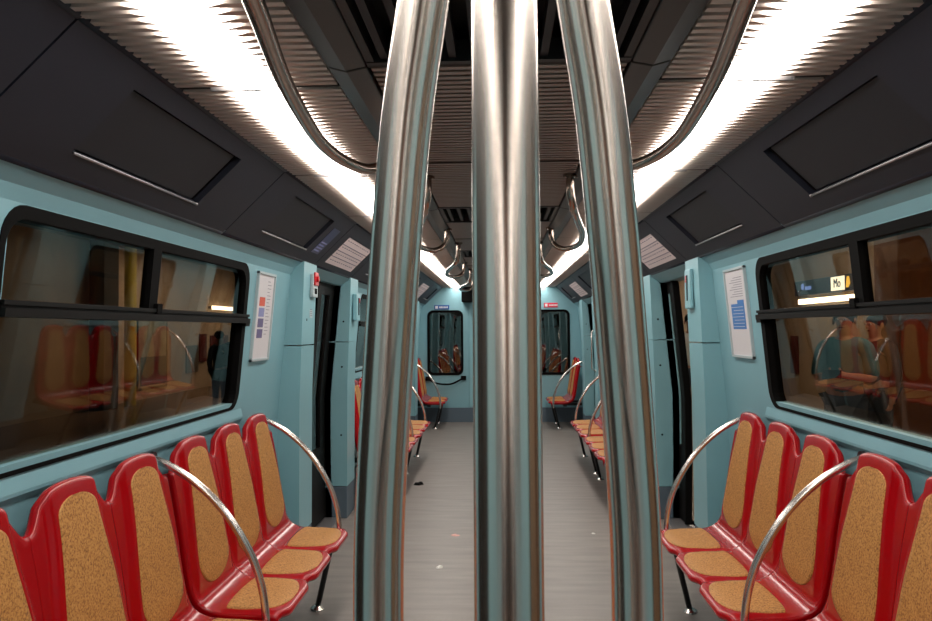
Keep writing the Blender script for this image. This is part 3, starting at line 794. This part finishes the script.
# right platform
MB().box(1.5, 7.6, -12, 30, PF_-.1, PF_).build('floor_platform_right', 'pfloor', kind='structure')
MB().box(5.5, 5.7, -12, 30, PF_, 3.2).build('wall_platform_right', 'stone', kind='structure')
MB().box(1.5, 5.7, -12, 30, 3.2, 3.3).build('ceiling_platform_right', 'pceil', kind='structure')
MB().box(1.5, 8, 30, 30.2, -.2, 3.3).box(-9, -1.5, 30, 30.2, -1.3, 3.3).box(1.5, 8, -12.2, -12, -.2, 3.3).box(-9, -1.5, -12.2, -12, -1.3, 3.3).build('wall_station_ends', 'stone2', kind='structure')
MB().box(-1.5, 1.5, -12, 30, -1.2, -1.1).box(-8, -1.5, -12, 30, -1.3, -1.2).build('floor_trackbed', 'dark', kind='structure')
MB().box(-9, -4.6, -12, 30, -1.2, PF_).build('floor_platform_left', 'pfloor', kind='structure')
MB().box(-8.2, -8.0, -12, 30, PF_, 3.2).build('wall_platform_left', 'stone', kind='structure')
MB().box(-9, -1.6, -12, 30, 3.2, 3.3).build('ceiling_platform_left', 'pceil', kind='structure')
for sg, xx in ((1, 3.4), (-1, -6.2)):
    sn = 'right' if sg > 0 else 'left'
    for i, yy in enumerate((.5, 6, 12, 18, 24) if sg > 0 else (17, 22)):  # unseen lamps, added to light the platforms; nearest right one warms pole reflections
        t = thing('platform_lamp', (xx, yy, 3.2), 'long ceiling lamp over the %s platform, outside the windows' % sn, 'lamp', 'platform lamps on the %s' % sn)
        MB().box(-.16, .16, -1.9, 1.9, -.06, 0).build('housing', 'lip', t); MB().box(-.13, .13, -1.85, 1.85, -.075, -.061).build('diffuser', 'lampw', t)
# sign band on the right platform wall
t = thing('station_sign', (5.5, 13.6, 2.02), 'dark hanging band sign with blue and yellow marks outside the right window', 'sign')
MB().box(-.12, 0, -1.3, 1.2, -.05, .21).build('board', 'navy', t, bevel=.01)
MB().tube([(-.125, .78, .10), (-.135, .78, .10)], .055, 20).build('emblem', 'signbl', t)
MB().box(-.13, -.12, .42, .68, .04, .10).build('blue_lettering', 'signbl', t)
def text(body, size, loc, rot, mm, parent, name='lettering'):
    c = bpy.data.curves.new(name, 'FONT'); c.body = body; c.size = size; c.extrude = .004; c.align_x = 'CENTER'; c.align_y = 'CENTER'
    c.materials.append(M[mm]); tmp = bpy.data.objects.new(name, c); me = bpy.data.meshes.new_from_object(tmp); bpy.data.objects.remove(tmp); o = bpy.data.objects.new(name, me); COL.objects.link(o); o.parent = parent; o.location = loc; o.rotation_euler = rot; return o
MB().box(-.128, -.12, -.92, -.42, -.03, .19).build('white_field', 'signw', t)
text('Mo', .20, (-.135, -.67, .08), (PI/2, 0, -PI/2), 'navy', t)
MB().prism([(-.13, -.98, .0), (-.13, -1.02, .17), (-.13, -1.08, .17), (-.13, -1.12, .06), (-.13, -1.05, .0)], (.01, 0, 0)).build('yellow_mark', 'signy', t)
t = thing('trough_lamp', (5.5, 13.5, 1.86), 'bright light trough just below the dark station sign, right window', 'lamp')
MB().box(-.10, 0, -1.2, 1.1, -.03, .04).build('housing', 'lip', t); MB().box(-.13, -.10, -1.2, 1.1, -.045, .045).build('glowing_strip', 'lampb', t)
# brown column, posters
for i, (xx, yy, w_) in enumerate(((4.9, 14.6, .5), (4.9, 9.5, .5), (4.9, 1.5, .5))):
    tag(MB().box(-w_/2, w_/2, -.3, .3, 0, 3.3).build('station_column', 'stone2', bevel=.02), ['brown stone column beside the station sign, farthest on the right platform', 'brown stone column in the middle of the right platform', 'brown stone column nearest on the right platform'][i], 'column')
    o = bpy.context.scene.objects[-1] if False else None
cols = [o for o in COL.objects if o.name.startswith('station_column')]
for o, (xx, yy) in zip(cols, ((4.9, 16.2), (4.75, 9.5), (4.9, 1.5))): o.location = (xx, yy, PF_)
def wallposter(sg, X, y0, y1, z0, z1, mm, fm, label, cat='poster', art=True):
    t = thing('framed_poster' if art else 'wall_panel', (sg*X, (y0+y1)/2, z0), label, cat); h = (y1-y0)/2; H = z1-z0
    MB().box(0, -sg*.04, -h, h, 0, H).build('frame', fm, t, bevel=.01)
    if art:
        MB().box(-sg*.04, -sg*.045, -h+.06, h-.06, .06, H-.06).build('sheet', mm, t)
        MB().box(-sg*.045, -sg*.05, -h+.15, h-.1, .10, H*.45).build('teal_field', 'art2', t)
    return t
wallposter(1, 5.5, 10.7, 12.0, .25, 1.7, 'art', 'black', 'framed art poster on the right platform wall')
wallposter(1, 5.5, 8.9, 10.1, .2, 1.65, 'orange', 'stone2', 'orange and red poster on the right platform wall')
wallposter(1, 5.5, 14.95, 15.3, .55, 1.25, 'maroon', 'maroon', 'small dark upright panel on the right platform wall', 'panel', False)
wallposter(-1, 8.0, 17.3, 18.9, .1, 1.75, 'art', 'black', 'framed art poster on the left platform wall')
tag(MB().cyl((0, 0, 0), (0, 0, 3.3), .12, 20).build('platform_post', 'ploy'), 'yellow-green post beside the framed poster, left platform', 'post').location = (-7.6, 16.2, PF_)
tag(MB().box(-.15, .15, -.3, .3, 0, 3.3).build('platform_post', 'dark', bevel=.02), 'dark square post on the left platform', 'post').location = (-7.7, 15.3, PF_)
wallposter(-1, 8.0, 20.1, 20.9, .35, 1.05, 'grp', 'grp', 'small grey panel on the left platform wall', 'panel', False)
wallposter(-1, 8.0, 21.0, 21.5, .6, 1.35, 'maroon', 'maroon', 'narrow maroon panel on the left platform wall', 'panel', False)
wallposter(-1, 8.0, 21.8, 23.2, .95, 1.3, 'maroon', 'maroon', 'wide maroon panel on the left platform wall behind the dark figure', 'panel', False)
t = thing('trough_lamp', (-8.0, 23.0, 2.07), 'bright horizontal light trough on the left platform wall', 'lamp')
MB().box(0, .10, -1.3, 1.3, -.03, .04).build('housing', 'lip', t); MB().box(.10, .13, -1.3, 1.3, -.05, .05).build('glowing_strip', 'lampb', t)

# ------------------------------------------------------------------ people on the platforms
def skin_obj(name, J, E, parent, mm, root='pelvis', sub=2):
    names = list(J); idx = {k: i for i, k in enumerate(names)}
    me = bpy.data.meshes.new(name); me.from_pydata([J[k][0] for k in names], [(idx[a], idx[b]) for a, b in E], [])
    o = bpy.data.objects.new(name, me); COL.objects.link(o); o.parent = parent; me.materials.append(M[mm])
    o.modifiers.new('skin', 'SKIN'); s_ = o.modifiers.new('sub', 'SUBSURF'); s_.levels = sub; s_.render_levels = sub
    lay = me.skin_vertices[0].data if me.skin_vertices else None
    for k in names:
        r_ = J[k][1]; lay[idx[k]].radius = r_ if isinstance(r_, tuple) else (r_, r_); lay[idx[k]].use_root = (k == root)
    o.modifiers['skin'].use_smooth_shade = True
    return o
def person(loc, rz, H, label, top, pants, holding, hair='hair'):
    k = H/1.72
    t = thing('person', loc, label, 'person'); t.rotation_euler = (0, 0, rz); t.scale = (k, k, k)
    J = {}; E = []
    def j(n_, p, r_, par=None):
        J[n_] = (p, r_)
        if par: E.append((par, n_))
    # facing -Y
    j('pelvis', (0, 0, .93), (.15, .11)); j('belly', (0, -.01, 1.08), (.145, .10), 'pelvis'); j('chest', (0, 0, 1.27), (.165, .11), 'belly'); j('collar', (0, .01, 1.41), (.10, .075), 'chest')
    j('neck', (0, 0, 1.48), .055, 'collar'); j('jaw', (0, -.02, 1.545), (.062, .075), 'neck'); j('head', (0, -.01, 1.62), (.078, .095), 'jaw'); j('crown', (0, 0, 1.685), (.060, .075), 'head')
    for s_, n_ in ((-1, 'l'), (1, 'r')):
        j('hip'+n_, (s_*.09, 0, .88), .095, 'pelvis'); j('knee'+n_, (s_*.10, -.02 if s_ < 0 else .0, .49), .058, 'hip'+n_); j('ankle'+n_, (s_*.11, .02, .09), .040, 'knee'+n_); j('toe'+n_, (s_*.12, -.13, .035), .034, 'ankle'+n_)
        j('sh'+n_, (s_*.185, .01, 1.38), .062, 'collar')
        if holding: el, wr = (s_*.24, -.02, 1.10), (s_*.07, -.27, 1.14)
        else: el, wr = (s_*.25, .02, 1.10), (s_*.25, -.05, .86)
        j('el'+n_, el, .042, 'sh'+n_); j('wr'+n_, wr, .028, 'el'+n_)
        d = (Vector(wr)-Vector(el)).normalized(); pm = Vector(wr)+d*.05; j('palm'+n_, tuple(pm), (.034, .02), 'wr'+n_)
        side = Vector((0, 0, 1)) if holding else Vector((0, 1, 0)); inn = Vector((-s_, 0, 0))
        for q in range(4):
            b0 = pm+side*(.024-.016*q)+d*.035; b1 = b0+d*(.028+.006*(q in (1, 2)))+inn*.004; b2 = b1+d*.015+inn*.022
            j('f%d%sa' % (q, n_), tuple(b0), .009, 'palm'+n_); j('f%d%sb' % (q, n_), tuple(b1), .0085, 'f%d%sa' % (q, n_)); j('f%d%sc' % (q, n_), tuple(b2), .0075, 'f%d%sb' % (q, n_))
        b0 = pm+side*.03-d*.01; b1 = b0+side*.03+d*.02; j('t%sa' % n_, tuple(b0), .011, 'palm'+n_); j('t%sb' % n_, tuple(b1), .009, 't%sa' % n_)
    skin_obj('body', J, E, t, 'skin')
    def sub(name, keys, add, mm, root):
        JJ = {q: (J[q][0], tuple(r_+add for r_ in (J[q][1] if isinstance(J[q][1], tuple) else (J[q][1],)*2))) for q in keys}
        EE = [e for e in E if e[0] in JJ and e[1] in JJ]; return skin_obj(name, JJ, EE, t, mm, root)
    sub('jacket' if not holding else 'shirt', ['pelvis', 'belly', 'chest', 'collar', 'shl', 'shr', 'ell', 'elr']+([] if holding else ['wrl', 'wrr']), .018, top, 'pelvis')
    sub('trousers', ['pelvis', 'hipl', 'hipr', 'kneel', 'kneer', 'anklel', 'ankler'], .014, pants, 'pelvis')
    for n_ in 'lr':
        a = J['ankle'+n_][0]; b = J['toe'+n_][0]
        MB().ball(((a[0]+b[0])/2, (a[1]+b[1])/2-.01, .04), .052, .14, .045).build('shoe', 'shoe', t, smooth=True)
        s_ = -1 if n_ == 'l' else 1
        MB().ball((s_*.092, .0, 1.61), .012, .02, .032).build('ear', 'skin', t, smooth=True)
        MB().ball((s_*.034, -.098, 1.625), .014, .010, .009).build('eye', 'white', t, smooth=True)
        MB().ball((s_*.034, -.107, 1.625), .006, .004, .006).build('pupil', 'hair', t, smooth=True)
    MB().ball((0, -.112, 1.595), .013, .022, .024).build('nose', 'skin', t, smooth=True)
    MB().ball((0, -.095, 1.555), .026, .010, .007).build('mouth', 'maroon', t, smooth=True)
    mb = MB().ball((0, .022, 1.66), .098, .108, .085, 20, 12); mb.build('hair', hair, t, smooth=True)
    return t
p = person((2.98, 7.05, PF_), math.radians(-38), 1.66, 'person in a teal shirt holding a phone, seen through the right window', 'teal_shirt', 'trouser', True)
q = p.matrix_basis
ph = tag(MB().box(-.075, .075, -.006, .006, -.04, .04).build('phone', 'blackg', bevel=.003), 'dark phone held by the person in the teal shirt', 'phone')
v = Matrix.Rotation(math.radians(-38), 3, 'Z') @ Vector((0, -.40, 1.15)); ph.location = (2.98+v.x*.965, 7.05+v.y*.965, PF_+1.15*.965); ph.rotation_euler = (math.radians(-10), 0, math.radians(-38))
person((3.75, 8.15, PF_), math.radians(-70), 1.62, 'person in a brown coat behind the one in a teal shirt', 'brownc', 'trouser', False)
person((2.75, 11.6, PF_), math.radians(-20), 1.70, 'person in a pale shirt glimpsed through the right near doorway', 'wshirt', 'trouser', False)
person((-4.95, 14.0, PF_), math.radians(160), 1.50, 'person in a grey jacket on the left platform, left figure of the pair', 'jacket', 'trouser', False)
person((-4.88, 14.6, PF_), math.radians(200), 1.54, 'person in black clothes on the left platform, right figure of the pair', 'blackcloth', 'blackcloth', False)

# the person taking the picture stands behind the camera and shows as the dark band mirrored in the steel poles
person((-.01, -.26, 0), PI, 1.68, 'person in dark clothes mirrored as the dark band in the steel poles', 'blackcloth', 'blackcloth', False)
